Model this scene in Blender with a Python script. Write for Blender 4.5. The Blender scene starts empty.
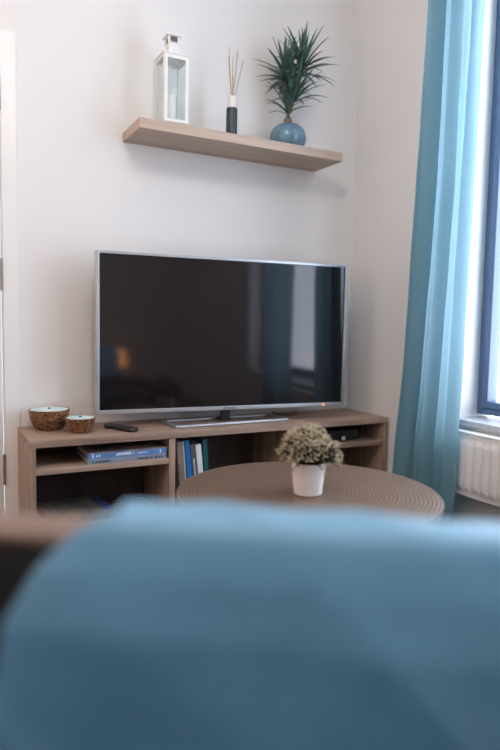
import bpy, bmesh, math, random
from mathutils import Vector, Matrix, noise

SC = bpy.context.scene
COL = SC.collection
PI = math.pi
rnd = random.Random(7)

# ------------------------------------------------------------------ materials
def mat_new(name):
    m = bpy.data.materials.new(name); m.use_nodes = True
    nt = m.node_tree; nt.nodes.clear()
    out = nt.nodes.new('ShaderNodeOutputMaterial')
    return m, nt, out

def N(nt, kind, **kw):
    n = nt.nodes.new(kind)
    for k, v in kw.items():
        if k.startswith('i_'):
            n.inputs[k[2:].replace('_', ' ')].default_value = v
        else:
            setattr(n, k, v)
    return n

def principled(name, col, rough=.5, metal=0., spec=.5, bump=0., bscale=60., var=0., vscale=4., vcol=None, stretch=(1, 1, 1), coat=0., sheen=0.):
    """A plain surface with fine noise in colour and relief."""
    m, nt, out = mat_new(name)
    b = N(nt, 'ShaderNodeBsdfPrincipled')
    b.inputs['Base Color'].default_value = (*col, 1)
    b.inputs['Roughness'].default_value = rough
    b.inputs['Metallic'].default_value = metal
    b.inputs['Specular IOR Level'].default_value = spec
    b.inputs['Coat Weight'].default_value = coat
    b.inputs['Sheen Weight'].default_value = sheen; b.inputs['Sheen Tint'].default_value = (.72, .90, 1, 1); b.inputs['Sheen Roughness'].default_value = .35
    tc = N(nt, 'ShaderNodeTexCoord')
    mp = N(nt, 'ShaderNodeMapping'); mp.inputs['Scale'].default_value = stretch
    nt.links.new(tc.outputs['Object'], mp.inputs['Vector'])
    if var > 0:
        nz = N(nt, 'ShaderNodeTexNoise'); nz.inputs['Scale'].default_value = vscale; nz.inputs['Detail'].default_value = 5
        nt.links.new(mp.outputs[0], nz.inputs['Vector'])
        rp = N(nt, 'ShaderNodeValToRGB')
        c2 = vcol or tuple(c * (1 - var) for c in col)
        rp.color_ramp.elements[0].position = .35; rp.color_ramp.elements[0].color = (*c2, 1)
        rp.color_ramp.elements[1].position = .65; rp.color_ramp.elements[1].color = (*col, 1)
        nt.links.new(nz.outputs['Fac'], rp.inputs['Fac'])
        nt.links.new(rp.outputs['Color'], b.inputs['Base Color'])
    if bump > 0:
        n2 = N(nt, 'ShaderNodeTexNoise'); n2.inputs['Scale'].default_value = bscale; n2.inputs['Detail'].default_value = 4
        nt.links.new(mp.outputs[0], n2.inputs['Vector'])
        bp = N(nt, 'ShaderNodeBump'); bp.inputs['Strength'].default_value = bump; bp.inputs['Distance'].default_value = .004
        nt.links.new(n2.outputs['Fac'], bp.inputs['Height'])
        nt.links.new(bp.outputs['Normal'], b.inputs['Normal'])
    nt.links.new(b.outputs[0], out.inputs[0])
    return m

def wood(name, light, dark, axis=0, rough=.55, scale=1.0):
    """Wood grain running along one axis (streaks from noise stretched along it)."""
    m, nt, out = mat_new(name)
    b = N(nt, 'ShaderNodeBsdfPrincipled'); b.inputs['Roughness'].default_value = rough
    tc = N(nt, 'ShaderNodeTexCoord'); mp = N(nt, 'ShaderNodeMapping')
    s = [42. * scale] * 3; s[axis] = 2.2 * scale
    mp.inputs['Scale'].default_value = s
    nt.links.new(tc.outputs['Object'], mp.inputs['Vector'])
    n1 = N(nt, 'ShaderNodeTexNoise'); n1.inputs['Scale'].default_value = 1; n1.inputs['Detail'].default_value = 6; n1.inputs['Roughness'].default_value = .65; n1.inputs['Distortion'].default_value = .4
    nt.links.new(mp.outputs[0], n1.inputs['Vector'])
    mp2 = N(nt, 'ShaderNodeMapping'); s2 = [9. * scale] * 3; s2[axis] = .7 * scale; mp2.inputs['Scale'].default_value = s2
    nt.links.new(tc.outputs['Object'], mp2.inputs['Vector'])
    n2 = N(nt, 'ShaderNodeTexNoise'); n2.inputs['Scale'].default_value = 1; n2.inputs['Detail'].default_value = 3
    nt.links.new(mp2.outputs[0], n2.inputs['Vector'])
    mx = N(nt, 'ShaderNodeMath', operation='MULTIPLY_ADD'); mx.inputs[1].default_value = .55
    nt.links.new(n1.outputs['Fac'], mx.inputs[0])
    m3 = N(nt, 'ShaderNodeMath', operation='MULTIPLY'); m3.inputs[1].default_value = .45
    nt.links.new(n2.outputs['Fac'], m3.inputs[0]); nt.links.new(m3.outputs[0], mx.inputs[2])
    rp = N(nt, 'ShaderNodeValToRGB')
    rp.color_ramp.elements[0].position = .36; rp.color_ramp.elements[0].color = (*dark, 1)
    rp.color_ramp.elements[1].position = .62; rp.color_ramp.elements[1].color = (*light, 1)
    nt.links.new(mx.outputs[0], rp.inputs['Fac']); nt.links.new(rp.outputs[0], b.inputs['Base Color'])
    bp = N(nt, 'ShaderNodeBump'); bp.inputs['Strength'].default_value = .12; bp.inputs['Distance'].default_value = .002
    nt.links.new(n1.outputs['Fac'], bp.inputs['Height']); nt.links.new(bp.outputs[0], b.inputs['Normal'])
    nt.links.new(b.outputs[0], out.inputs[0])
    return m

def cloth(name, col, trans=.4, col2=None, weave=900., tcol=None):
    """Woven cloth that lets some light through."""
    m, nt, out = mat_new(name)
    d = N(nt, 'ShaderNodeBsdfDiffuse'); t = N(nt, 'ShaderNodeBsdfTranslucent')
    d.inputs['Color'].default_value = (*col, 1); t.inputs['Color'].default_value = (*(tcol or col), 1)
    tc = N(nt, 'ShaderNodeTexCoord'); nz = N(nt, 'ShaderNodeTexNoise'); nz.inputs['Scale'].default_value = 220.; nz.inputs['Detail'].default_value = 3
    nt.links.new(tc.outputs['Object'], nz.inputs['Vector'])
    if col2:
        rp = N(nt, 'ShaderNodeValToRGB'); rp.color_ramp.elements[0].position = .3; rp.color_ramp.elements[1].position = .7
        rp.color_ramp.elements[0].color = (*col2, 1); rp.color_ramp.elements[1].color = (*col, 1)
        nt.links.new(nz.outputs['Fac'], rp.inputs['Fac']); nt.links.new(rp.outputs[0], d.inputs['Color'])
    bp = N(nt, 'ShaderNodeBump'); bp.inputs['Strength'].default_value = .2; bp.inputs['Distance'].default_value = .001
    nt.links.new(nz.outputs['Fac'], bp.inputs['Height']); nt.links.new(bp.outputs[0], d.inputs['Normal'])
    mx = N(nt, 'ShaderNodeMixShader'); mx.inputs[0].default_value = trans
    nt.links.new(d.outputs[0], mx.inputs[1]); nt.links.new(t.outputs[0], mx.inputs[2])
    nt.links.new(mx.outputs[0], out.inputs[0])
    return m

def pane_mat(name, tint=(1, 1, 1)):
    """Thin window glass: clear, with a mirror sheen that grows at grazing angles."""
    m, nt, out = mat_new(name)
    t = N(nt, 'ShaderNodeBsdfTransparent'); t.inputs['Color'].default_value = (*tint, 1)
    g = N(nt, 'ShaderNodeBsdfGlossy'); g.inputs['Roughness'].default_value = .02
    lw = N(nt, 'ShaderNodeLayerWeight'); lw.inputs[0].default_value = .5
    pw = N(nt, 'ShaderNodeMath', operation='POWER'); pw.inputs[1].default_value = 5
    f = N(nt, 'ShaderNodeMath', operation='MULTIPLY_ADD'); f.inputs[1].default_value = .9; f.inputs[2].default_value = .035
    nt.links.new(lw.outputs['Facing'], pw.inputs[0]); nt.links.new(pw.outputs[0], f.inputs[0])
    mx = N(nt, 'ShaderNodeMixShader')
    nt.links.new(f.outputs[0], mx.inputs[0]); nt.links.new(t.outputs[0], mx.inputs[1]); nt.links.new(g.outputs[0], mx.inputs[2])
    nt.links.new(mx.outputs[0], out.inputs[0])
    return m

def hammered(name, col):
    """Metal beaten into rings of small round dimples about the table's centre."""
    m, nt, out = mat_new(name)
    b = N(nt, 'ShaderNodeBsdfPrincipled')
    b.inputs['Base Color'].default_value = (*col, 1); b.inputs['Metallic'].default_value = .55; b.inputs['Roughness'].default_value = .42
    tc = N(nt, 'ShaderNodeTexCoord'); sp = N(nt, 'ShaderNodeSeparateXYZ'); nt.links.new(tc.outputs['Object'], sp.inputs[0])
    def M(op, a, c=None, v=None):
        n = N(nt, 'ShaderNodeMath', operation=op)
        if a is not None: nt.links.new(a, n.inputs[0])
        if c is not None: nt.links.new(c, n.inputs[1])
        if v is not None: n.inputs[1].default_value = v
        return n.outputs[0]
    x, y = sp.outputs[0], sp.outputs[1]
    r = M('SQRT', M('ADD', M('MULTIPLY', x, x), M('MULTIPLY', y, y)))
    rr = M('DIVIDE', r, v=.0125); ring = M('FLOOR', rr); fr = M('SUBTRACT', M('FRACT', rr), v=.5)
    th = M('ARCTAN2', y, x); cnt = M('ADD', M('ROUND', M('MULTIPLY', ring, v=5.6)), v=5.)
    ph = M('ADD', M('MULTIPLY', M('DIVIDE', th, v=2 * PI), cnt), M('MULTIPLY', ring, v=.37))
    fa = M('SUBTRACT', M('FRACT', M('ADD', ph, v=200.)), v=.5)
    dd = M('SQRT', M('ADD', M('MULTIPLY', fr, fr), M('MULTIPLY', fa, fa)))
    h = M('MINIMUM', dd, v=.5)
    bp = N(nt, 'ShaderNodeBump'); bp.inputs['Strength'].default_value = .5; bp.inputs['Distance'].default_value = .006
    nt.links.new(h, bp.inputs['Height']); nt.links.new(bp.outputs[0], b.inputs['Normal'])
    rp = N(nt, 'ShaderNodeValToRGB'); rp.color_ramp.elements[0].color = (*[c * .74 for c in col], 1); rp.color_ramp.elements[1].color = (*[min(1, c * 1.16) for c in col], 1)
    rp.color_ramp.elements[1].position = .5
    nt.links.new(h, rp.inputs['Fac']); nt.links.new(rp.outputs[0], b.inputs['Base Color'])
    nt.links.new(b.outputs[0], out.inputs[0])
    return m

def emit(name, col, s):
    m, nt, out = mat_new(name)
    e = N(nt, 'ShaderNodeEmission'); e.inputs[0].default_value = (*col, 1); e.inputs[1].default_value = s
    nt.links.new(e.outputs[0], out.inputs[0]); return m

def coconut(name):
    """Brown shell with lighter carved flecks."""
    m, nt, out = mat_new(name)
    b = N(nt, 'ShaderNodeBsdfPrincipled'); b.inputs['Roughness'].default_value = .38
    tc = N(nt, 'ShaderNodeTexCoord')
    v = N(nt, 'ShaderNodeTexNoise'); v.inputs['Scale'].default_value = 55.; v.inputs['Detail'].default_value = 4; v.inputs['Distortion'].default_value = 1.6
    nt.links.new(tc.outputs['Object'], v.inputs['Vector'])
    rp = N(nt, 'ShaderNodeValToRGB')
    e = rp.color_ramp.elements
    e[0].position = .38; e[0].color = (.06, .026, .011, 1); e[1].position = .70; e[1].color = (.38, .195, .085, 1)
    k = e.new(.52); k.color = (.18, .080, .034, 1)
    nt.links.new(v.outputs['Fac'], rp.inputs['Fac']); nt.links.new(rp.outputs[0], b.inputs['Base Color'])
    bp = N(nt, 'ShaderNodeBump'); bp.inputs['Strength'].default_value = .5; bp.inputs['Distance'].default_value = .003
    nt.links.new(v.outputs['Fac'], bp.inputs['Height']); nt.links.new(bp.outputs[0], b.inputs['Normal'])
    nt.links.new(b.outputs[0], out.inputs[0]); return m

M = dict(
    wall=principled('wall_paint', (.78, .765, .75), .9, spec=.2, bump=.05, bscale=180),
    ceiling=principled('ceiling_paint', (.82, .82, .82), .9, spec=.2, bump=.03, bscale=150),
    floor=principled('dark_floor', (.045, .037, .035), .6, var=.3, vscale=6),
    white=principled('white_gloss_paint', (.80, .79, .77), .35, bump=.02, bscale=90),
    door=principled('door_paint', (.74, .72, .70), .4, bump=.02, bscale=90),
    steel=principled('hinge_steel', (.30, .26, .22), .4, metal=.6),
    oak_x=wood('grey_oak_along', (.46, .325, .24), (.20, .13, .092), 0),
    oak_z=wood('grey_oak_upright', (.46, .325, .24), (.20, .13, .092), 2),
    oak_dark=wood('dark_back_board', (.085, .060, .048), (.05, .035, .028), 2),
    shelf=wood('pale_oak', (.54, .405, .315), (.38, .28, .215), 0),
    frame=principled('blue_grey_frame', (.10, .15, .24), .4, bump=.02),
    glass=pane_mat('window_glass'),
    lglass=pane_mat('lantern_glass', (.96, .985, .98)),
    sill=principled('grey_stone_sill', (.55, .56, .58), .35, var=.15, vscale=30),
    radiator=principled('radiator_enamel', (.90, .89, .875), .35, bump=.01),
    rad_dark=principled('radiator_inner', (.12, .12, .12), .6),
    silver=principled('brushed_silver', (.52, .525, .54), .38, metal=.75, bump=.02, bscale=300, stretch=(.05, 1, 1)),
    black=principled('black_plastic', (.012, .012, .014), .4, bump=.03, bscale=400),
    screen=principled('dark_screen', (.0105, .0085, .0095), .07, spec=.46),
    led=emit('standby_light', (1., .22, .06), 3.),
    curtain=cloth('teal_curtain', (.21, .40, .49), .42, (.185, .365, .45), tcol=(.29, .46, .53)),
    throw=principled('blue_throw', (.095, .29, .45), .5, spec=.9, bump=.3, bscale=160, var=.12, vscale=120, sheen=.6),
    brown=principled('lit_brown_leather', (.19, .12, .09), .5, bump=.2, bscale=120),  # lighter copy of the sofa leather, window light put into the colour
    leather=principled('dark_brown_leather', (.012, .0095, .009), .6, spec=.3, bump=.25, bscale=120),
    sofa_leg=principled('black_wood', (.015, .012, .01), .4),
    lantern=principled('white_lantern_metal', (.80, .79, .76), .4, bump=.03, bscale=200),
    candle=principled('white_wax', (.85, .83, .80), .6, bump=.02),
    wick=principled('dark_wick', (.02, .018, .015), .8),
    bottle=principled('dark_slate_bottle', (.022, .032, .040), .35),
    cap=principled('white_collar', (.78, .74, .70), .5),
    reed=principled('rattan_reed', (.58, .39, .22), .7, var=.3, vscale=60),
    pot_blue=principled('blue_glaze', (.14, .245, .33), .22, var=.25, vscale=25, bump=.05, bscale=60),
    trunk=principled('tan_trunk', (.24, .16, .11), .8, bump=.6, bscale=80, var=.4, vscale=60),
    leaf=principled('dark_green_leaf', (.085, .165, .125), .42, var=.45, vscale=18, vcol=(.036, .085, .075)),
    soil=principled('dark_soil', (.03, .02, .014), .95, bump=.8, bscale=120),
    pot_white=principled('white_ceramic', (.93, .85, .80), .5, bump=.12, bscale=70),
    sprig=principled('dark_sprig', (.05, .055, .035), .8, var=.4, vscale=60),
    bloom=principled('dry_bloom', (.58, .47, .31), .85, var=.5, vscale=90, vcol=(.26, .20, .11)),
    shell=coconut('carved_shell'),
    wax=principled('pale_aqua_wax', (.60, .77, .76), .5, bump=.02),
    hammered=hammered('hammered_bronze', (.25, .165, .115)),
    rim=principled('table_rim', (.36, .28, .22), .35, metal=.6),
    paper=principled('page_edges', (.62, .58, .50), .85, bump=.2, bscale=400, stretch=(1, 1, 8)),
    bk_blue=principled('blue_cover', (.13, .26, .53), .45, var=.2, vscale=20),
    bk_cover=principled('photo_cover', (.40, .27, .22), .4, var=.6, vscale=14, vcol=(.09, .07, .08)),
    bk_greyblue=principled('grey_blue_cover', (.25, .29, .36), .5),
    bk_brown=principled('grey_brown_cover', (.27, .22, .18), .6, var=.25, vscale=40),
    bk_cream=principled('cream_cover', (.52, .50, .36), .6),
    bk_bright=principled('bright_blue_cover', (.02, .17, .50), .45, var=.15, vscale=30),
    bk_char=principled('charcoal_cover', (.09, .09, .09), .5),
    bk_white=principled('white_cover', (.78, .77, .77), .5),
    bk_teal=principled('teal_cover', (.012, .10, .105), .5),
    ink_white=principled('white_print', (.75, .78, .82), .6),
    ink_dark=principled('dark_print', (.06, .07, .10), .6),
    mag=principled('magazine_cover', (.12, .11, .11), .4, var=.7, vscale=22, vcol=(.30, .27, .24)),
    mag_blue=principled('violet_blue_cover', (.10, .11, .33), .4),
    shade=emit('glowing_shade', (1., .40, .13), 8.),
    globe=emit('fill_globe', (1., .93, .87), 42.),
    lamp_shade=emit('warm_lamp_shade', (1., .64, .42), 16.),
    brass=principled('brass_base', (.5, .33, .12), .3, metal=.9),
)

# ------------------------------------------------------------------ mesh helpers
def box(bm, x0, x1, y0, y1, z0, z1, bev=0., seg=2):
    r = bmesh.ops.create_cube(bm, size=1)
    vs = r['verts']
    for v in vs:
        v.co = Vector(((x0 + x1) / 2 + v.co.x * (x1 - x0), (y0 + y1) / 2 + v.co.y * (y1 - y0), (z0 + z1) / 2 + v.co.z * (z1 - z0)))
    if bev > 0:
        es = list({e for v in vs for e in v.link_edges})
        bmesh.ops.bevel(bm, geom=es, offset=bev, segments=seg, profile=.5, affect='EDGES')
    return bm

def bx(*a, **k): return box(bmesh.new(), *a, **k)

def lathe(bm, prof, seg=48, c=(0, 0, 0)):
    """Solid of revolution about z from (radius, z) pairs; ends on the axis are closed to a point."""
    rings = []
    for r, z in prof:
        if r < 1e-6: rings.append([bm.verts.new((c[0], c[1], c[2] + z))])
        else: rings.append([bm.verts.new((c[0] + r * math.cos(2 * PI * i / seg), c[1] + r * math.sin(2 * PI * i / seg), c[2] + z)) for i in range(seg)])
    for a, b in zip(rings, rings[1:]):
        for i in range(seg):
            j = (i + 1) % seg
            q = [a[i % len(a)], a[j % len(a)], b[j % len(b)], b[i % len(b)]]
            q2 = []
            for v in q:
                if v not in q2: q2.append(v)
            if len(q2) >= 3:
                try: bm.faces.new(q2)
                except ValueError: pass
    return bm

def tube(bm, pts, r, seg=8, r_end=None):
    pts = [Vector(p) for p in pts]; rings = []
    up = Vector((0, 0, 1))
    for i, p in enumerate(pts):
        t = (pts[min(i + 1, len(pts) - 1)] - pts[max(i - 1, 0)]).normalized()
        a = t.cross(up)
        if a.length < 1e-3: a = t.cross(Vector((1, 0, 0)))
        a.normalize(); b = t.cross(a)
        rr = r if r_end is None else r + (r_end - r) * i / (len(pts) - 1)
        rings.append([bm.verts.new(p + rr * (math.cos(2 * PI * k / seg) * a + math.sin(2 * PI * k / seg) * b)) for k in range(seg)])
    for A, B in zip(rings, rings[1:]):
        for k in range(seg):
            bm.faces.new((A[k], A[(k + 1) % seg], B[(k + 1) % seg], B[k]))
    bm.faces.new(rings[0][::-1]); bm.faces.new(rings[-1])
    return bm

def obj(name, bm, mat, parent=None, smooth=False, loc=None, angle=40):
    bmesh.ops.recalc_face_normals(bm, faces=bm.faces)
    me = bpy.data.meshes.new(name); bm.to_mesh(me); bm.free()
    me.materials.append(mat)
    if smooth:
        for p in me.polygons: p.use_smooth = True
        me.set_sharp_from_angle(angle=math.radians(angle))
    o = bpy.data.objects.new(name, me); COL.objects.link(o)
    if parent: o.parent = parent
    if loc: o.location = loc
    return o

def tag(o, label, cat, group=None):
    o['label'] = label; o['category'] = cat
    if group: o['group'] = group
    return o

def thing(name, label, cat, loc=(0, 0, 0), rotz=0., group=None):
    o = bpy.data.objects.new(name, None); COL.objects.link(o)
    o.empty_display_size = .05
    o.location = loc; o.rotation_euler = (0, 0, rotz)
    return tag(o, label, cat, group)

def struct(o):
    o['kind'] = 'structure'; return o

# ------------------------------------------------------------------ the room
KX = 1.675                       # inner face of the window wall
XL, YB, ZC = -1.6, -4.6, 2.66    # left wall, wall behind, ceiling
WY0, WY1, WZ0, WZ1 = -2.45, -.752, .488, 2.42   # window opening in the right wall
struct(obj('floor', bx(XL - .2, KX + .19, YB - .2, .2, -.1, 0), M['floor']))
struct(obj('ceiling', bx(XL - .2, KX + .19, YB - .2, .2, ZC, ZC + .1), M['ceiling']))
# back wall with a doorway at its left
DZ = 1.905
bm = bx(-.008, KX + .19, 0, .2, 0, ZC); box(bm, -.95, -.008, 0, .2, DZ, ZC); box(bm, XL - .2, -.95, 0, .2, 0, ZC)
struct(obj('wall_back', bm, M['wall']))
struct(obj('wall_left', bx(XL - .2, XL, YB, 0, 0, ZC), M['wall']))
bm = bx(KX, KX + .19, WY1, 0, 0, ZC); box(bm, KX, KX + .19, YB, WY0, 0, ZC)
box(bm, KX, KX + .19, WY0, WY1, 0, WZ0 - .025); box(bm, KX, KX + .19, WY0, WY1, WZ1, ZC)
struct(obj('wall_right', bm, M['wall']))
struct(obj('wall_front', bx(XL - .2, KX + .19, YB - .2, YB, 0, ZC), M['wall']))

def frame_ring(bm, ax, p0, p1, a0, a1, z0, z1, w, bev=.004):
    """Four bars round an opening; ax = axis across the wall."""
    def b(c0, c1, d0, d1):
        if ax == 'x': box(bm, p0, p1, c0, c1, d0, d1, bev)
        else: box(bm, c0, c1, p0, p1, d0, d1, bev)
    b(a0, a0 + w, z0, z1); b(a1 - w, a1, z0, z1); b(a0 + w, a1 - w, z0, z0 + w); b(a0 + w, a1 - w, z1 - w, z1)
    return bm

w1 = struct(bpy.data.objects.new('window_1', None)); COL.objects.link(w1); w1.location = (KX + .15, (WY0 + WY1) / 2, WZ0)
def loc_in(o, parent): o.parent = parent; o.matrix_parent_inverse = Matrix.Translation(parent.location).inverted(); return o
fr = frame_ring(bmesh.new(), 'x', KX + .118, KX + .185, WY0, WY1, WZ0 + .012, WZ1, .028)
frame_ring(fr, 'x', KX + .112, KX + .172, WY0 + .028, WY1 - .028, WZ0 + .04, WZ1 - .028, .030)
loc_in(obj('window_frame', fr, M['frame']), w1)
loc_in(obj('window_pane', bx(KX + .140, KX + .146, WY0 + .05, WY1 - .05, WZ0 + .062, WZ1 - .05), M['glass']), w1)
loc_in(obj('window_sill', bx(KX - .018, KX + .19, WY0 - .0, WY1, WZ0 - .024, WZ0, .004), M['sill']), w1)

# door in the back wall, its casing and hinges
d1 = struct(bpy.data.objects.new('door_1', None)); COL.objects.link(d1); d1.location = (-.48, .0, 0)
bm = bx(-.944, -.012, -.004, .04, .006, DZ - .004, .002)
for z0, z1 in ((.15, .85), (1.0, 1.78)):
    frame_ring(bm, 'y', -.010, -.003, -.83, -.13, z0, z1, .03, .003)
loc_in(obj('door_leaf', bm, M['door']), d1)
for z in (.262, 1.035, 1.72):
    bm = bmesh.new(); lathe(bm, [(0, -.062), (.005, -.062), (.005, .062), (0, .062)], 16, (-.0105, -.0095, z))
    loc_in(obj('door_hinge', bm, M['steel'], smooth=True), d1)
bm = bmesh.new(); tube(bm, [(-.88, -.004, .95), (-.88, -.05, .95), (-.78, -.05, .95)], .009, 10)
loc_in(obj('door_handle', bm, M['steel'], smooth=True), d1)
bm = bx(-.006, .051, -.007, 0, 0, DZ + .052, .003); box(bm, -1.01, -.006, -.007, 0, DZ - .002, DZ + .052, .003); box(bm, -1.01, -.95, -.007, 0, 0, DZ - .002, .003)
struct(obj('trim_1', bm, M['white']))

# ------------------------------------------------------------------ low TV stand
TX0, TX1, TZ, TD = .0406, 1.662, .43, .340
st = thing('tv_stand', 'long low grey-oak open TV stand against the white wall', 'tv stand', (0, 0, 0))
T = .026
obj('top', bx(TX0, TX1, -TD, -.004, TZ - T, TZ, .0015), M['oak_x'], st)
for x0 in (TX0 + .0005, TX1 - .022): obj('side_panel', bx(x0, x0 + .0215, -TD + .001, -.006, 0, TZ - T, .001), M['oak_z'], st)
for x0 in (.566, 1.108): obj('divider', bx(x0, x0 + .026, -TD + .004, -.018, .085, TZ - T, .001), M['oak_z'], st)
obj('shelf_board', bx(TX0 + .022, .566, -TD + .006, -.018, .303, .325, .001), M['oak_x'], st)
obj('shelf_board', bx(1.134, TX1 - .022, -TD + .006, -.018, .300, .320, .001), M['oak_x'], st)
obj('bottom_panel', bx(TX0 + .022, TX1 - .022, -TD + .004, -.018, .06, .085, .001), M['oak_x'], st)
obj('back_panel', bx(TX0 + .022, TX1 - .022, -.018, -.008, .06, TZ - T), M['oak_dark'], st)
obj('plinth', bx(TX0 + .022, TX1 - .022, -TD + .04, -TD + .058, 0, .06), M['oak_x'], st)

# ------------------------------------------------------------------ television
TVX, TVY, TVW, TVH, TVA = .8885, -.21, 1.1155, .6235, -.088
tv = thing('television', 'large flat television with thin silver frame and dark switched-off screen', 'tv', (TVX, TVY, TZ), TVA)
zb = .5038 - TZ
W2 = TVW / 2
bm = bmesh.new()
b_s, b_t, b_b = .0135, .0125, .0165
box(bm, -W2 - b_s, -W2, -.006, .03, zb - b_b, zb + TVH + b_t, .002); box(bm, W2, W2 + b_s, -.006, .03, zb - b_b, zb + TVH + b_t, .002)
box(bm, -W2, W2, -.006, .03, zb + TVH, zb + TVH + b_t, .002); box(bm, -W2, W2, -.006, .03, zb - b_b, zb, .002)
obj('bezel', bm, M['silver'], tv)
obj('screen', bx(-W2, W2, 0, .012, zb, zb + TVH), M['screen'], tv)
bm = bx(-W2 - .008, W2 + .008, .0302, .042, zb - .01, zb + TVH + .008, .003); box(bm, -.36, .36, .042, .072, zb + .03, zb + .36, .012)
obj('rear_housing', bm, M['black'], tv)
bm = bmesh.new(); r = bmesh.ops.create_uvsphere(bm, u_segments=12, v_segments=8, radius=.0045)
obj('standby_light', bm, M['led'], tv, True, (.461, -.0068, zb - .0085))
bm = bmesh.new()
for i, wd in enumerate((.006, .005, .006, .004, .005, .006)): box(bm, -.026 + i * .0085, -.026 + i * .0085 + wd, -.0068, -.0058, zb - .0105, zb - .0055)
obj('maker_mark', bm, M['ink_dark'], tv)
# foot: a flat open frame of silver bar with a short neck; turned back a little on its swivel
ft = obj('foot', None or (lambda b: (box(b, -.272, .272, -.078, -.054, .001, .011, .003), box(b, -.272, .272, .076, .092, .001, .011, .003), box(b, -.272, -.252, -.054, .076, .001, .011, .003), box(b, .252, .272, -.054, .076, .001, .011, .003), b)[-1])(bmesh.new()), M['silver'], tv)
ft.location = (-.005, .018, 0); ft.rotation_euler = (0, 0, .12)
obj('neck', (lambda b: (box(b, -.022, .022, .050, .066, .010, zb + .08, .004), box(b, -.03, .03, .048, .1, .004, .0105, .002), b)[-1])(bmesh.new()), M['black'], tv)

bm = bmesh.new()
pts = [Vector((1.165, -.10, .450)), Vector((1.18, -.105, .4375)), Vector((1.22, -.122, .4335)), Vector((1.27, -.118, .4335)), Vector((1.31, -.09, .4335)), Vector((1.33, -.04, .4335)), Vector((1.335, -.012, .4335))]
tube(bm, pts, .0028, 8)
tag(obj('power_cable', bm, M['black'], smooth=True), 'thin black cable lying on the TV stand under the screen', 'cable')

# ------------------------------------------------------------------ things on the stand
def bowl(loc, R, rb, H, label, rotz=0):
    t = thing('candle_bowl', label, 'candle', loc, rotz, 'shell candle bowls on the TV stand')
    bm = bmesh.new()
    prof = [(0, 0), (rb * .9, 0), (rb, .003)]
    for i in range(1, 11):
        a = i / 10; prof.append((rb + (R - rb) * math.sin(a * PI / 2) ** .8, .003 + (H - .008) * a))
    prof += [(R, H), (R - .004, H), (R - .005, H - .012), (0, H - .012)]
    lathe(bm, prof, 64)
    obj('bowl', bm, M['shell'], t, True, angle=50)
    bm = bmesh.new(); lathe(bm, [(R * .985, H - .007), (R + .0015, H - .004), (R + .0015, H + .0005), (R - .003, H + .001)], 64)
    obj('rim', bm, M['shell'], t, True)
    bm = bmesh.new(); lathe(bm, [(0, H - .0118), (R - .0055, H - .0118), (R - .0045, H + .001), (R * .6, H + .0025), (0, H + .003)], 64)
    obj('wax', bm, M['wax'], t, True)
    bm = bmesh.new(); tube(bm, [(0, 0, H + .0025), (0, 0, H + .006)], .0055, 10)
    obj('wick', bm, M['wick'], t)
    return t
bowl((.150, -.093, TZ + .0005), .0765, .054, .078, 'larger carved brown shell bowl with pale aqua wax, by the wall end')
bowl((.2475, -.208, TZ + .0005), .0560, .040, .056, 'smaller brown shell bowl with pale aqua wax, next to the remote', 1.3)

rm = thing('remote_control', 'slim black remote control lying on the TV stand beside the bowls', 'remote', (.405, -.215, TZ + .001), math.atan2(-.168, .078))
obj('body', bx(-.082, .082, -.021, .021, 0, .017, .006, seg=3), M['black'], rm, True)
for i in range(5):
    for j in range(3):
        bm = bmesh.new(); lathe(bm, [(.0036, 0), (.0036, .002), (0, .0024)], 12)
        obj('button', bm, M['bk_char'], rm, True, (-.060 + i * .022, -.0115 + j * .0115, .0168))
obj('sensor_window', bx(-.0825, -.072, -.012, .012, .006, .0166, .001), M['bk_greyblue'], rm)

def glyphs(bm, x0, x1, z0, z1, y, rng, axis='x', cell=None):
    """Rows of tiny bars the size of blurred lettering on a spine."""
    h = z1 - z0; x = x0
    cell = cell or h * .55
    while x < x1 - cell * .6:
        w = cell * rng.uniform(.5, .85)
        if rng.random() > .16:
            t = rng.choice((0, 0, .25)); 
            if axis == 'x': box(bm, x, x + w, y - .0008, y + .0004, z0, z1 - t * h)
            else: box(bm, z0, z1 - t * h, y - .0008, y + .0004, x, x + w)
        x += w + cell * .3
    return bm

def flat_book(name, label, x0, x1, y0, y1, z0, z1, cover, top, group, marks):
    t = thing(name, label, 'book', ((x0 + x1) / 2, (y0 + y1) / 2, z0), 0, group)
    L, D, H = x1 - x0, y1 - y0, z1 - z0
    c = .0022
    bm = bx(-L / 2, L / 2, -D / 2, D / 2, 0, c, .0006); box(bm, -L / 2, L / 2, -D / 2, -D / 2 + c, c, H - c); 
    obj('cover', bm, cover, t)
    obj('front_cover', bx(-L / 2, L / 2, -D / 2, D / 2, H - c, H, .0006), top, t)
    obj('pages', bx(-L / 2 + .004, L / 2 - .004, -D / 2 + c, D / 2 - .004, c, H - c), M['paper'], t)
    r = random.Random(3); y = -D / 2
    ink = M['ink_white'] if cover is M['bk_blue'] else M['ink_dark']
    for a, b, za, zb_ in marks: obj('spine_lettering', glyphs(bmesh.new(), -L / 2 + a * L, -L / 2 + b * L, H * za, H * zb_, y, r), ink, t)
    return t
flat_book('book', 'grey-blue book lying flat on the stand shelf, under the bright blue one', .249, .556, -.330, -.11, .3255, .3445, M['bk_greyblue'], M['bk_greyblue'], 'books lying flat in the stand', [(.05, .30, .25, .7), (.62, .97, .25, .7)])
flat_book('book', 'blue book lying flat on top of the grey-blue book, brown photo cover', .252, .561, -.327, -.10, .3448, .3685, M['bk_blue'], M['bk_cover'], 'books lying flat in the stand', [(.04, .06, .15, .85), (.09, .14, .3, .7), (.34, .58, .3, .75), (.61, .74, .35, .6), (.90, .95, .2, .8)])

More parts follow.
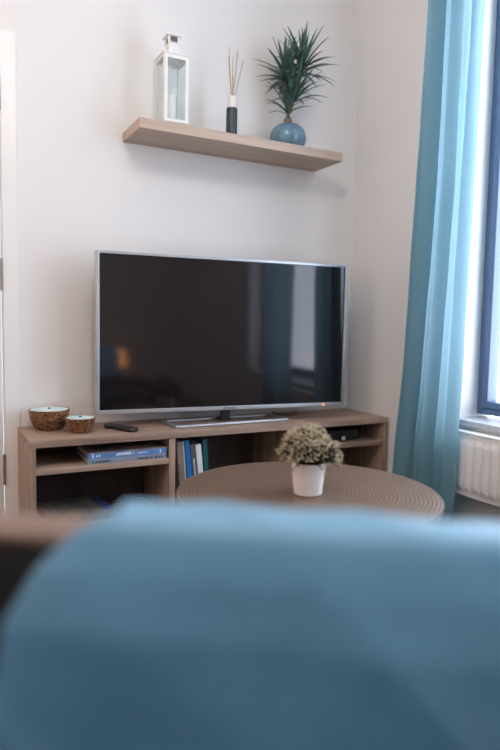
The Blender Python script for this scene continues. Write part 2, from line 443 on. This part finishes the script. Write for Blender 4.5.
# standing books, leaning to the left in the middle bay
def standing_book(label, x, H, D, w, lean, cover, mark=None, ink=None, edge=None):
    t = thing('book', label, 'book', (x, -.308, .0865), 0, 'books standing in the middle bay')
    t.rotation_euler = (0, -lean, 0)
    c = .002
    bm = bx(0, w, 0, c, 0, H, .0006); box(bm, 0, c, c, D, 0, H); box(bm, w - c, w, c, D, 0, H)
    obj('cover', bm, cover, t)
    obj('pages', bx(c, w - c, c, D - .004, .003, H - .003), M['paper'], t)
    if edge: obj('pale_edge', bx(w - .005, w + .0006, -.0009, c, 0.001, H - .001), edge, t)
    if mark:
        bm = bmesh.new(); r = random.Random(int(x * 1e4))
        for a, b in mark: glyphs(bm, a * H, b * H, w * .38, w * .62, 0, r, 'z', .006)
        obj('spine_lettering', bm, ink, t)
    return t
LN = .112
def bxat(xtop, H): return xtop + H * math.sin(LN)
standing_book('grey-brown book with cream edge, standing nearest the left divider', .632, .296, .215, .030, .085, M['bk_brown'], None, None, M['bk_cream'])
standing_book('bright blue book standing next to the grey-brown one', .6715, .300, .22, .021, .105, M['bk_bright'])
standing_book('charcoal book with white spine print, between the blue and white books', .6945, .280, .20, .023, .105, M['bk_char'], [(.12, .82)], M['ink_white'])
standing_book('white book standing beside the charcoal one', .7195, .280, .20, .023, .105, M['bk_white'])
standing_book('dark teal book, the one farthest right in the leaning row', .7445, .297, .21, .018, .08, M['bk_teal'])

mg = thing('magazine', 'dull magazine with violet-blue edge lying on the bottom of the left bay', 'magazine', (.235, -.155, .0855), .06)
obj('pages', bx(-.125, .125, -.105, .105, 0, .038, .002), M['mag'], mg)
obj('front_cover', bx(-.126, .085, -.106, .106, .0382, .0405, .0006), M['mag'], mg)
obj('cover_edge', bx(.085, .126, -.106, .106, .0382, .0405, .0006), M['mag_blue'], mg)

sb = thing('media_box', 'flat black media box with a pale knob on the right stand shelf', 'media box', (1.385, -.20, .3205), .05)
obj('case', bx(-.15, .15, -.085, .10, .004, .052, .004), M['black'], sb)
bm = bmesh.new(); lathe(bm, [(0, 0), (.0105, 0), (.0105, .006), (.009, .008), (0, .008)], 24); bmesh.ops.rotate(bm, verts=bm.verts, matrix=Matrix.Rotation(PI / 2, 3, 'X'))
obj('knob', bm, M['cap'], sb, True, (.058, -.0848, .014))
for x in (-.12, .12):
    for y in (-.06, .075): obj('foot', bx(x - .01, x + .01, y - .01, y + .01, 0, .0042), M['bk_char'], sb)

# ------------------------------------------------------------------ wall shelf and its things
SX0, SX1, SD, SZ0, SZ1 = .4717, 1.4318, .2327, 1.6107, 1.6492
tag(obj('wall_shelf', bx(SX0, SX1, -SD, 0, SZ0, SZ1, .0012), M['shelf']), 'pale oak floating shelf fixed to the wall above the TV', 'shelf')

ln = thing('lantern', 'white metal lantern with glass sides holding a candle, on the wall shelf', 'lantern', (.6395, -.130, SZ1 + .0005))
h, LH, pw = .0535, .283, .010
bm = bmesh.new()
box(bm, -h, h, -h, h, .004, .014, .001)
for sx in (-1, 1):
    for sy in (-1, 1): box(bm, *sorted((sx * h, sx * (h - pw))), *sorted((sy * h, sy * (h - pw))), .012, LH, .001)
for z0, z1 in ((.014, .024), (LH - .012, LH)):
    for s in (-1, 1):
        box(bm, -h + pw, h - pw, *sorted((s * h, s * (h - .006))), z0, z1); box(bm, *sorted((s * h, s * (h - .006))), -h + pw, h - pw, z0, z1)
obj('frame', bm, M['lantern'], ln)
for sx in (-1, 1):
    for sy in (-1, 1): obj('foot', bx(sx * .045 - .006, sx * .045 + .006, sy * .045 - .006, sy * .045 + .006, 0, .004), M['lantern'], ln)
dr = obj('door', frame_ring(bmesh.new(), 'y', -h - .0045, -h - .0005, -h + .003, h - .003, .018, LH - .004, .0125, .001), M['lantern'], ln)
obj('latch', bx(-h - .002, -h + .008, -h - .010, -h - .0045, .135, .150, .001), M['lantern'], dr)
obj('door_pane', bx(-h + .015, h - .015, -h - .0032, -h - .0018, .030, LH - .016), M['lglass'], dr)
obj('side_pane', bx(-h + .003, -h + .0045, -h + pw, h - pw, .024, LH - .012), M['lglass'], ln)
obj('side_pane', bx(h - .0045, h - .003, -h + pw, h - pw, .024, LH - .012), M['lglass'], ln)
obj('side_pane', bx(-h + pw, h - pw, h - .0045, h - .003, .024, LH - .012), M['lglass'], ln)
# hipped roof and vented chimney
bm = bmesh.new()
lo = [bm.verts.new((sx * (h + .003), sy * (h + .003), LH + .0005)) for sx, sy in ((-1, -1), (1, -1), (1, 1), (-1, 1))]
lo2 = [bm.verts.new((sx * (h + .003), sy * (h + .003), LH + .005)) for sx, sy in ((-1, -1), (1, -1), (1, 1), (-1, 1))]
hi = [bm.verts.new((sx * .026, sy * .026, LH + .018)) for sx, sy in ((-1, -1), (1, -1), (1, 1), (-1, 1))]
bm.faces.new(lo[::-1]); bm.faces.new(hi)
for i in range(4):
    j = (i + 1) % 4
    bm.faces.new((lo[i], lo[j], lo2[j], lo2[i])); bm.faces.new((lo2[i], lo2[j], hi[j], hi[i]))
obj('roof', bm, M['lantern'], ln)
bm = bmesh.new()
for sx in (-1, 1):
    for sy in (-1, 1): box(bm, *sorted((sx * .024, sx * .016)), *sorted((sy * .024, sy * .016)), LH + .056, LH + .083)
box(bm, -.032, .032, -.032, .032, LH + .083, LH + .090, .0015); box(bm, -.021, .021, -.021, .021, LH + .018, LH + .058, .001)
obj('chimney', bm, M['lantern'], ln)
obj('vent', bx(-.017, .017, -.017, .017, LH + .0562, LH + .0825), M['rad_dark'], ln)
bm = bmesh.new()
tube(bm, [(.034 * math.cos(a) , -.030 - .012 * math.sin(a), LH + .070 - .020 * math.sin(a)) for a in [PI * i / 20 for i in range(21)]], .0016, 8)
obj('handle', bm, M['lantern'], ln, True)
cd = thing('pillar_candle', 'white pillar candle standing inside the glass lantern', 'candle', (.6345, -.130, SZ1 + .0150))
bm = bmesh.new(); lathe(bm, [(0, 0), (.029, 0), (.030, .002), (.030, .120), (.027, .123), (0, .1205)], 40)
obj('wax', bm, M['candle'], cd, True)
bm = bmesh.new(); tube(bm, [(0, 0, .120), (.001, 0, .128), (.003, 0, .134)], .001, 6); obj('wick', bm, M['wick'], cd)

df = thing('reed_diffuser', 'dark cylindrical reed diffuser with a white neck and thin tan sticks', 'diffuser', (.910, -.140, SZ1 + .0005))
bm = bmesh.new(); lathe(bm, [(0, 0), (.0225, 0), (.0238, .0015), (.0238, .131), (.0225, .1325), (0, .1325)], 40); obj('bottle', bm, M['bottle'], df, True)
bm = bmesh.new(); lathe(bm, [(0, .1326), (.0195, .1326), (.0195, .180), (.018, .1815), (.009, .1815), (.009, .175), (0, .175)], 40); obj('neck', bm, M['cap'], df, True)
for (dx, dy, L) in ((-.017, .006, .196), (-.023, -.012, .228), (.020, -.004, .230), (.028, .012, .222), (.001, -.008, .10), (.006, .010, .20), (.062, .022, .205)):
    bm = bmesh.new(); a = Vector((dx * .16, dy * .16, .176)); b = Vector((dx, dy, .176 + L * .88)); tube(bm, [a, (a + b) / 2 + Vector((dx * .03, 0, 0)), b], .0017, 6)
    obj('reed', bm, M['reed'], df, True)

# ---- yucca in the blue pot
def blade(bm, base, az, el, L, w, droop, wallY):
    """One long pointed leaf with a folded midrib, arching under its weight."""
    n = 9; d = Vector((math.cos(az) * math.cos(el), math.sin(az) * math.cos(el), math.sin(el)))
    side = d.cross(Vector((0, 0, 1)))
    if side.length < .05: side = Vector((math.sin(az), -math.cos(az), 0))
    side.normalize()
    p = Vector(base); rows = []
    for i in range(n + 1):
        s = i / n
        ww = w * (min(1, .45 + s * 2.2)) * (1 - s ** 2.2) ** .9
        up = side.cross(d).normalized()
        q = Vector(p)
        if q.y > wallY: q.y = wallY - .002 * (i % 2)
        rows.append((bm.verts.new(q - side * ww), bm.verts.new(q - up * ww * .35), bm.verts.new(q + side * ww)))
        d = (d + Vector((0, 0, -droop / n))).normalized(); p = p + d * (L / n)
    for a, b in zip(rows, rows[1:]):
        bm.faces.new((a[0], a[1], b[1], b[0])); bm.faces.new((a[1], a[2], b[2], b[1]))
pl = thing('potted_yucca', 'spiky dark green yucca in a round blue glazed pot on the wall shelf', 'plant', (1.205, -.118, SZ1 + .0005))
bm = bmesh.new()
prof = [(0, 0), (.045, 0), (.052, .002)]
for i in range(1, 16):
    a = -1.05 + i / 15 * 2.05
    prof.append((.083 * math.cos(a) ** .72 if math.cos(a) > 0 else 0, .057 + .056 * math.sin(a) / math.sin(1.05)))
prof += [(.050, .1135), (.044, .113), (.040, .099), (0, .097)]
lathe(bm, prof, 64); obj('pot', bm, M['pot_blue'], pl, True, angle=60)
bm = bmesh.new(); lathe(bm, [(.0402, .0985), (.0402, .103), (.02, .108), (0, .109)], 32); obj('soil', bm, M['soil'], pl, True)
heads = [((.060, -.015, .372), 54, .176), ((-.032, -.012, .326), 50, .162), ((.018, -.03, .245), 40, .165), ((-.010, -.01, .190), 20, .165)]
bm = bmesh.new()
tube(bm, [(0, 0, .100), (-.002, 0, .14), (.0, 0, .185)], .021, 12, .017)
for hd, _, _ in heads[:3]:
    hx, hy, hz = hd; tube(bm, [(0, 0, .172), (hx * .45, hy * .4, .172 + (hz - .172) * .4), (hx, hy, hz)], .013, 10, .008)
obj('trunk', bm, M['trunk'], pl, True)
lr = random.Random(21)
for hd, n, L in heads:
    bm = bmesh.new()
    for i in range(n):
        az = i * 2.39996 + lr.uniform(-.2, .2); f = i / n
        el = math.radians(84 - (74 if hd[2] > .3 else 52) * f ** .9) + lr.uniform(-.12, .12)
        blade(bm, (hd[0], hd[1], hd[2] + .028 * (1 - f) - .035 * f), az, el, L * lr.uniform(.82, 1.12) * (1 - .12 * f), .0086 * lr.uniform(.8, 1.2), .35 + .75 * f * lr.uniform(.5, 1.1), .105)
    obj('foliage', bm, M['leaf'], pl, True, angle=80)

# ------------------------------------------------------------------ round coffee table with small plant
CTX, CTY, CTZ, CTR = .764, -1.036, .35, .402
ct = thing('coffee_table', 'round coffee table with a hammered bronze top in front of the stand', 'coffee table', (CTX, CTY, 0))
bm = bmesh.new(); lathe(bm, [(0, CTZ - .018), (CTR - .004, CTZ - .018), (CTR - .004, CTZ - .002), (CTR - .006, CTZ), (CTR * .75, CTZ), (CTR * .5, CTZ), (CTR * .25, CTZ), (0, CTZ)], 128)
obj('tabletop', bm, M['hammered'], ct, True)
bm = bmesh.new(); lathe(bm, [(CTR - .0038, CTZ - .024), (CTR + .001, CTZ - .024), (CTR + .003, CTZ - .020), (CTR + .003, CTZ - .003), (CTR, CTZ + .0008), (CTR - .0055, CTZ + .0006), (CTR - .0038, CTZ - .024)], 128)
obj('rim', bm, M['rim'], ct, True)
bm = bmesh.new(); lathe(bm, [(0, .01), (.26, .01), (.27, .02), (.31, .18), (.355, CTZ - .02), (0, CTZ - .0185)], 96)
obj('drum_base', bm, M['hammered'], ct, True)
bm = bmesh.new(); lathe(bm, [(0, 0), (.262, 0), (.262, .0105), (0, .0105)], 64); obj('foot_ring', bm, M['sofa_leg'], ct, True)

fp = thing('potted_plant', 'small white tapered pot with bushy dry beige plant on the coffee table', 'plant', (.747, -1.062, CTZ + .001))
bm = bmesh.new(); lathe(bm, [(0, 0), (.0405, 0), (.043, .002), (.0510, .094), (.0515, .097), (.0495, .098), (.0478, .096), (.0465, .080), (0, .080)], 56)
obj('pot', bm, M['pot_white'], fp, True)
bm = bmesh.new(); lathe(bm, [(.0462, .0803), (.046, .086), (.02, .092), (0, .093)], 32); obj('soil', bm, M['soil'], fp, True)
pr = random.Random(5)
bs = bmesh.new(); bb = bmesh.new()
for i in range(520):
    az = pr.uniform(0, 2 * PI); u = pr.random() ** .62
    rr = .094 * u; 
    top = .098 + .108 * math.sqrt(max(0, 1 - (u * .93) ** 2)) * pr.uniform(.72, 1.05) - .012 * u
    if u > .8 and pr.random() < .5: top -= pr.uniform(.01, .035)
    end = Vector((rr * math.cos(az), rr * math.sin(az), top))
    if math.cos(az + .35) > .6 and u > .7: end += Vector((.010, 0, -.008))
    st0 = Vector((end.x * .22, end.y * .22, .088)); mid = (st0 + end) / 2 + Vector((end.x * .1, end.y * .1, .012))
    tube(bs, [st0, mid, end], .0011, 4, .0007)
    # side leaves
    for k in range(4):
        q = mid.lerp(end, pr.uniform(.2, 1)); dv = Vector((pr.uniform(-1, 1), pr.uniform(-1, 1), pr.uniform(-.3, .9))).normalized()
        s = dv.cross(Vector((0, 0, 1))).normalized() * .0022; L = pr.uniform(.006, .012)
        a, b, c, d = bs.verts.new(q), bs.verts.new(q + dv * L * .5 + s), bs.verts.new(q + dv * L), bs.verts.new(q + dv * L * .5 - s)
        bs.faces.new((a, b, c, d))
    # little dry flower heads
    for k in range(pr.choice((3, 4, 5))):
        q = end + Vector((pr.gauss(0, .005), pr.gauss(0, .005), pr.gauss(0, .005)))
        for j in range(3):
            dv = Vector((pr.gauss(0, 1), pr.gauss(0, 1), pr.gauss(0, 1))).normalized(); s = dv.orthogonal().normalized() * .0019
            L = pr.uniform(.005, .0105)
            a, b, c, d = bb.verts.new(q), bb.verts.new(q + dv * L * .5 + s), bb.verts.new(q + dv * L), bb.verts.new(q + dv * L * .5 - s)
            bb.faces.new((a, b, c, d))
obj('foliage', bs, M['sprig'], fp); obj('blossom', bb, M['bloom'], fp)

# ------------------------------------------------------------------ radiator
rd = thing('radiator', 'white ribbed panel radiator on the wall under the window', 'radiator', (KX, -1.25, 0))
RA, RB, RZA, RZB = -.55, .53, .195, .440
bm = bmesh.new(); ny, nz = 430, 24; x0 = -.062
def rib(y):
    f = ((y - RA) / .0405) % 1.0
    return .010 * (1 - abs(2 * f - 1) ** 3)
grid = []
for i in range(ny + 1):
    y = RA + (RB - RA) * i / ny; col = []
    for j in range(nz + 1):
        z = RZA + (RZB - RZA) * j / nz; e = min((z - RZA), (RZB - z))
        k = max(0, min(1, (e - .018) / .018)); k = k * k * (3 - 2 * k)
        col.append(bm.verts.new((x0 - rib(y) * k, y, z)))
    grid.append(col)
for i in range(ny):
    for j in range(nz): bm.faces.new((grid[i][j], grid[i + 1][j], grid[i + 1][j + 1], grid[i][j + 1]))
obj('front_panel', bm, M['radiator'], rd, True)
bm = bx(-.0615, -.012, RA, RB, RZB - .001, RZB + .010, .003)
obj('top_grille', bm, M['radiator'], rd)
for y in (RA, RB - .004): obj('side_cover', bx(-.0615, -.012, y, y + .004, RZA + .005, RZB - .002), M['radiator'], rd)
obj('rear_panel', bx(-.024, -.012, RA + .006, RB - .006, RZA + .005, RZB - .003), M['radiator'], rd)
obj('fin_pack', bx(-.052, -.026, RA + .02, RB - .02, RZA + .03, RZB - .03), M['rad_dark'], rd)
for y in (RA + .2, RB - .2): obj('bracket', bx(-.0125, 0, y - .015, y + .015, RZA + .05, RZB - .05), M['radiator'], rd)
bm = bmesh.new(); tube(bm, [(-.036, RB - .03, RZA + .012), (-.036, RB - .03, .0)], .0075, 12); obj('pipe', bm, M['radiator'], rd, True)

# ------------------------------------------------------------------ curtains on a rod
CXR = KX - .115
bm = bmesh.new(); tube(bm, [(CXR, -.46, 2.46), (CXR, -2.85, 2.46)], .011, 16)
cr = thing('curtain_rod', 'thin steel curtain rod above the window', 'curtain rod', (CXR, -1.3, 2.46))
loc_in(obj('rod', bm, M['steel'], smooth=True), cr)
for y in (-.48, -2.8):
    loc_in(obj('bracket', bx(CXR - .006, KX, y - .008, y + .008, 2.452, 2.468), M['steel']), cr)
    bm = bmesh.new(); bmesh.ops.create_uvsphere(bm, u_segments=16, v_segments=10, radius=.02); bmesh.ops.translate(bm, verts=bm.verts, vec=(CXR, -.45 if y > -1 else -2.86, 2.46)); loc_in(obj('finial', bm, M['steel'], smooth=True), cr)

def smooth_lerp(tab, z):
    for (za, va), (zb_, vb) in zip(tab, tab[1:]):
        if z <= zb_:
            t = (z - za) / (zb_ - za); return va + (vb - va) * t
    return tab[-1][1]
def curtain(label, left, right, folds, amp, seed):
    """Gathered cloth: left and right edges as tables of (z, y), folds in depth."""
    bm = bmesh.new(); nu, nz = 150, 70; z0, z1 = .02, 2.447
    rr = random.Random(seed); ph = [rr.uniform(0, 6.28) for _ in range(4)]
    g = []
    for j in range(nz + 1):
        z = z0 + (z1 - z0) * j / nz; ya, yb = smooth_lerp(left, z), smooth_lerp(right, z)
        row = []
        for i in range(nu + 1):
            s = i / nu
            q = s + .035 * math.sin(2.1 * z + ph[0]) * math.sin(PI * s)
            a = amp * (.7 + .3 * math.sin(5 * s + ph[1])) * (1 - .25 * abs(z - 1.2))
            x = a * math.sin(2 * PI * folds * q + ph[2] + .35 * math.sin(1.3 * z)) + .006 * math.sin(2 * PI * folds * 2.3 * q + ph[3] + z)
            y = ya + (yb - ya) * s + .006 * math.sin(4 * PI * folds * q + ph[2])
            x += .004 * noise.noise(Vector((s * 6, z * 5, seed)))
            row.append(bm.verts.new((CXR + x, y, z)))
        g.append(row)
    for j in range(nz):
        for i in range(nu): bm.faces.new((g[j][i], g[j][i + 1], g[j + 1][i + 1], g[j + 1][i]))
    o = obj('curtain', bm, M['curtain'], smooth=True, angle=180)
    tag(o, label, 'curtain', 'teal curtains at the window')
    return o
curtain('teal curtain hanging in folds between the wall corner and the radiator', [(.0, -.480), (.2, -.490), (.65, -.540), (1.4, -.580), (2.45, -.612)],
        [(.0, -.855), (.45, -.865), (1.2, -.880), (2.45, -.912)], 2.7, .028, 4)
curtain('second teal curtain gathered at the middle of the window, seen only reflected in the TV', [(.0, -1.27), (2.45, -1.28)], [(.0, -1.70), (2.45, -1.69)], 3.6, .030, 9)

# ------------------------------------------------------------------ sofa in the foreground with a throw over its back
SA = math.radians(-34.)
CAM = Vector((-.26375, -2.60713, .86328))
fwd = Vector((-math.sin(SA), math.cos(SA), 0))
so_loc = Vector((CAM.x, CAM.y, 0)) + fwd * .545 + Vector((math.cos(SA), math.sin(SA), 0)) * .18
sf = thing('sofa', 'small dark brown sofa in the foreground seen from behind, mostly under a blue throw', 'sofa', so_loc, SA)
ZS = .640
obj('backrest', bx(-.80, .42, .052, .125, .10, ZS - .017, .014, seg=4), M['leather'], sf, True)
obj('lit_top_strip', bx(-.80, .42, .053, .124, ZS - .0165, ZS, .008, seg=3), M['brown'], sf, True)  # lit top of the backrest, painted as a lighter strip
obj('seat_base', bx(-.80, .42, .128, .66, .10, .28, .02, seg=3), M['leather'], sf, True)
for x0, x1 in ((-.66, -.194), (-.186, .28)): obj('seat_cushion', bx(x0, x1, .13, .66, .283, .41, .03, seg=4), M['leather'], sf, True)
for x0, x1 in ((-.80, -.665), (.285, .42)): obj('armrest', bx(x0, x1, .128, .655, .283, .455, .03, seg=4), M['leather'], sf, True)
for x in (-.74, .36):
    for y in (.09, .60):
        bm = bmesh.new(); lathe(bm, [(0, 0), (.016, 0), (.024, .10), (0, .10)], 20); obj('leg', bm, M['sofa_leg'], sf, True, (x, y, 0))

# throw: path over the back from the seat side, across the top and down the near side
path3 = [(.152, .44, -.38), (.150, .52, -.385), (.147, .59, -.39), (.142, .618, -.394), (.132, .640, -.396), (.118, .648, -.395), (.10, .6495, -.392), (.08, .6495, -.390),
         (.060, .6495, -.392), (.048, .646, -.410), (.040, .632, -.432), (.032, .612, -.456), (.026, .57, -.482), (.022, .50, -.490), (.020, .40, -.495), (.020, .30, -.50), (.020, .22, -.505)]   # depth, height, left edge
path = [(a, b) for a, b, _ in path3]
cum = [0]
for a, b in zip(path, path[1:]): cum.append(cum[-1] + math.hypot(a[0] - b[0], a[1] - b[1]))
def on_path(t):
    t *= cum[-1]
    for i in range(len(path) - 1):
        if t <= cum[i + 1] + 1e-9:
            f = (t - cum[i]) / (cum[i + 1] - cum[i]); return (path[i][0] + (path[i + 1][0] - path[i][0]) * f, path[i][1] + (path[i + 1][1] - path[i][1]) * f)
    return path[-1]
bm = bmesh.new(); nu, nv = 180, 120; g = []
LT = [(c_ / cum[-1], p_[2]) for c_, p_ in zip(cum, path3)]
for j in range(nv + 1):
    t = j / nv; v, z = on_path(t); ul = smooth_lerp(LT, t); row = []
    for i in range(nu + 1):
        s = i / nu; u = ul + (.405 - ul) * s
        top = max(0, 1 - abs(t - .34) / .16)
        w = noise.noise(Vector((u * 6.0, t * 1.8, 2.2))) * .5 + .5
        w2 = noise.noise(Vector((u * 15 + t * 4, t * 5, 7.7))) * .5 + .5
        w3 = 1 - abs(noise.noise(Vector((u * 5.5 - t * 3.5, t * 1.2, 4.4))))          # long soft creases
        lift = .002 + .010 * w * (.4 + top) + .005 * w2 + .006 * w3 ** 4
        k = max(0, min(1, (t - .40) / .12))
        row.append(bm.verts.new((u, v - k * (.024 * w + .006 * w2 + .014 * w3 ** 5) + (.012 * w if t < .25 else 0), z + (1 - k) * lift)))
    g.append(row)
for j in range(nv):
    for i in range(nu): bm.faces.new((g[j][i], g[j][i + 1], g[j + 1][i + 1], g[j + 1][i]))
bmesh.ops.smooth_vert(bm, verts=bm.verts, factor=.5, use_axis_x=True, use_axis_y=True, use_axis_z=True)
th = obj('throw_blanket', bm, M['throw'], smooth=True, angle=180)
th.location = so_loc - Vector((0, 0, .006)); th.rotation_euler = (0, 0, SA)
so = th.modifiers.new('thickness', 'SOLIDIFY'); so.thickness = .006; so.offset = 1
tag(th, 'large soft blue throw draped over the sofa back in the foreground', 'throw')

# ------------------------------------------------------------------ lamp behind the camera (its glow shows in the TV)
LX, LY = .76, -4.05
sd = thing('side_table', 'small dark round side table under the glowing lamp, behind the viewer', 'side table', (LX, LY, 0))
bm = bmesh.new(); lathe(bm, [(0, .26), (.19, .26), (.19, .28), (0, .28)], 48); obj('tabletop', bm, M['sofa_leg'], sd, True)
bm = bmesh.new(); lathe(bm, [(0, 0), (.13, 0), (.13, .012), (.018, .02), (.018, .26), (0, .26)], 32); obj('pedestal', bm, M['sofa_leg'], sd, True)
lp = thing('table_lamp', 'small lamp with a warm glowing shade, seen as a glow in the TV', 'lamp', (LX, LY, .2805))
bm = bmesh.new(); lathe(bm, [(0, 0), (.05, 0), (.05, .01), (.012, .02), (.012, .15), (0, .15)], 32); obj('base', bm, M['brass'], lp, True)
bm = bmesh.new(); lathe(bm, [(0, .12), (.10, .12), (.075, .29), (0, .29)], 40); obj('lamp_shade', bm, M['shade'], lp, True)

# ceiling pendant above the coffee table (out of the frame): added, unseen, to give fill light
PX, PY, PZ = .10, -1.72, 2.33
pn = thing('fill_pendant', 'added unseen globe pendant giving fill light, hanging from the ceiling', 'lamp', (PX, PY, ZC))
bm = bmesh.new(); lathe(bm, [(0, 0), (.05, 0), (.045, -.022), (0, -.025)], 32); obj('ceiling_rose', bm, M['brass'], pn, True)
bm = bmesh.new(); tube(bm, [(0, 0, -.02), (0, 0, PZ - ZC + .155)], .004, 8); obj('cord', bm, M['black'], pn)
bm = bmesh.new(); lathe(bm, [(0, PZ - ZC + .165), (.035, PZ - ZC + .165), (.04, PZ - ZC + .135), (0, PZ - ZC + .13)], 24); obj('holder', bm, M['brass'], pn, True)
bm = bmesh.new(); bmesh.ops.create_uvsphere(bm, u_segments=32, v_segments=20, radius=.14); bmesh.ops.translate(bm, verts=bm.verts, vec=(0, 0, PZ - ZC)); obj('globe', bm, M['globe'], pn, True)

# floor lamp to the left of the frame: low warm light on the wall, the stand's end and the sofa top
fl = thing('floor_lamp', 'slim floor lamp with a warm glowing drum shade left of the TV stand', 'lamp', (-.98, -1.15, 0))
bm = bmesh.new(); lathe(bm, [(0, 0), (.14, 0), (.14, .015), (.02, .024), (0, .024)], 40); obj('base', bm, M['black'], fl, True)
bm = bmesh.new(); tube(bm, [(0, 0, .02), (0, 0, 1.20)], .010, 12); obj('pole', bm, M['black'], fl, True)
bm = bmesh.new(); lathe(bm, [(0, 1.16), (.165, 1.16), (.14, 1.42), (0, 1.42)], 48); obj('lamp_shade', bm, M['lamp_shade'], fl, True)

# ------------------------------------------------------------------ daylight
w = bpy.data.worlds.new('daylight'); SC.world = w; w.use_nodes = True
nt = w.node_tree; nt.nodes.clear()
bg = nt.nodes.new('ShaderNodeBackground'); bg.inputs[0].default_value = (.86, .96, 1.16, 1); bg.inputs[1].default_value = 9.0
wo = nt.nodes.new('ShaderNodeOutputWorld'); nt.links.new(bg.outputs[0], wo.inputs[0])
def portal(name, loc, rot, sx, sy):
    L = bpy.data.lights.new(name, 'AREA'); L.shape = 'RECTANGLE'; L.size = sx; L.size_y = sy
    L.cycles.is_portal = True
    o = bpy.data.objects.new(name, L); COL.objects.link(o); o.location = loc; o.rotation_euler = rot
portal('window_portal', (KX + .188, (WY0 + WY1) / 2, (WZ0 + WZ1) / 2), (0, PI / 2, 0), WZ1 - WZ0, WY1 - WY0)

# ------------------------------------------------------------------ camera
yaw, pitch, roll, fpx = .480395, -.083729, .018837, 614.778
cy, sy, cp, sp = math.cos(yaw), math.sin(yaw), math.cos(pitch), math.sin(pitch)
f = Vector((sy * cp, cy * cp, sp)); r = Vector((cy, -sy, 0)); u = r.cross(f)
c, s = math.cos(roll), math.sin(roll)
X = c * r + s * u; Y = -s * r + c * u
cam = bpy.data.cameras.new('camera'); co = bpy.data.objects.new('camera', cam); COL.objects.link(co)
mw = Matrix((X, Y, -f)).transposed().to_4x4(); mw.translation = CAM
co.matrix_world = mw
cam.sensor_fit = 'HORIZONTAL'; cam.sensor_width = 24; cam.lens = fpx * 24 / 500
cam.clip_start = .02
cam.dof.use_dof = True; cam.dof.focus_distance = 2.35; cam.dof.aperture_fstop = 1.05
SC.camera = co

SC.view_settings.view_transform = 'Standard'; SC.view_settings.look = 'None'
SC.view_settings.exposure = -.10; SC.view_settings.gamma = 1; SC.view_settings.use_curve_mapping = False
SC.cycles.use_denoising = True
SC.cycles.max_bounces = 12; SC.cycles.diffuse_bounces = 8; SC.cycles.transparent_max_bounces = 12
SC.cycles.caustics_reflective = False; SC.cycles.caustics_refractive = False
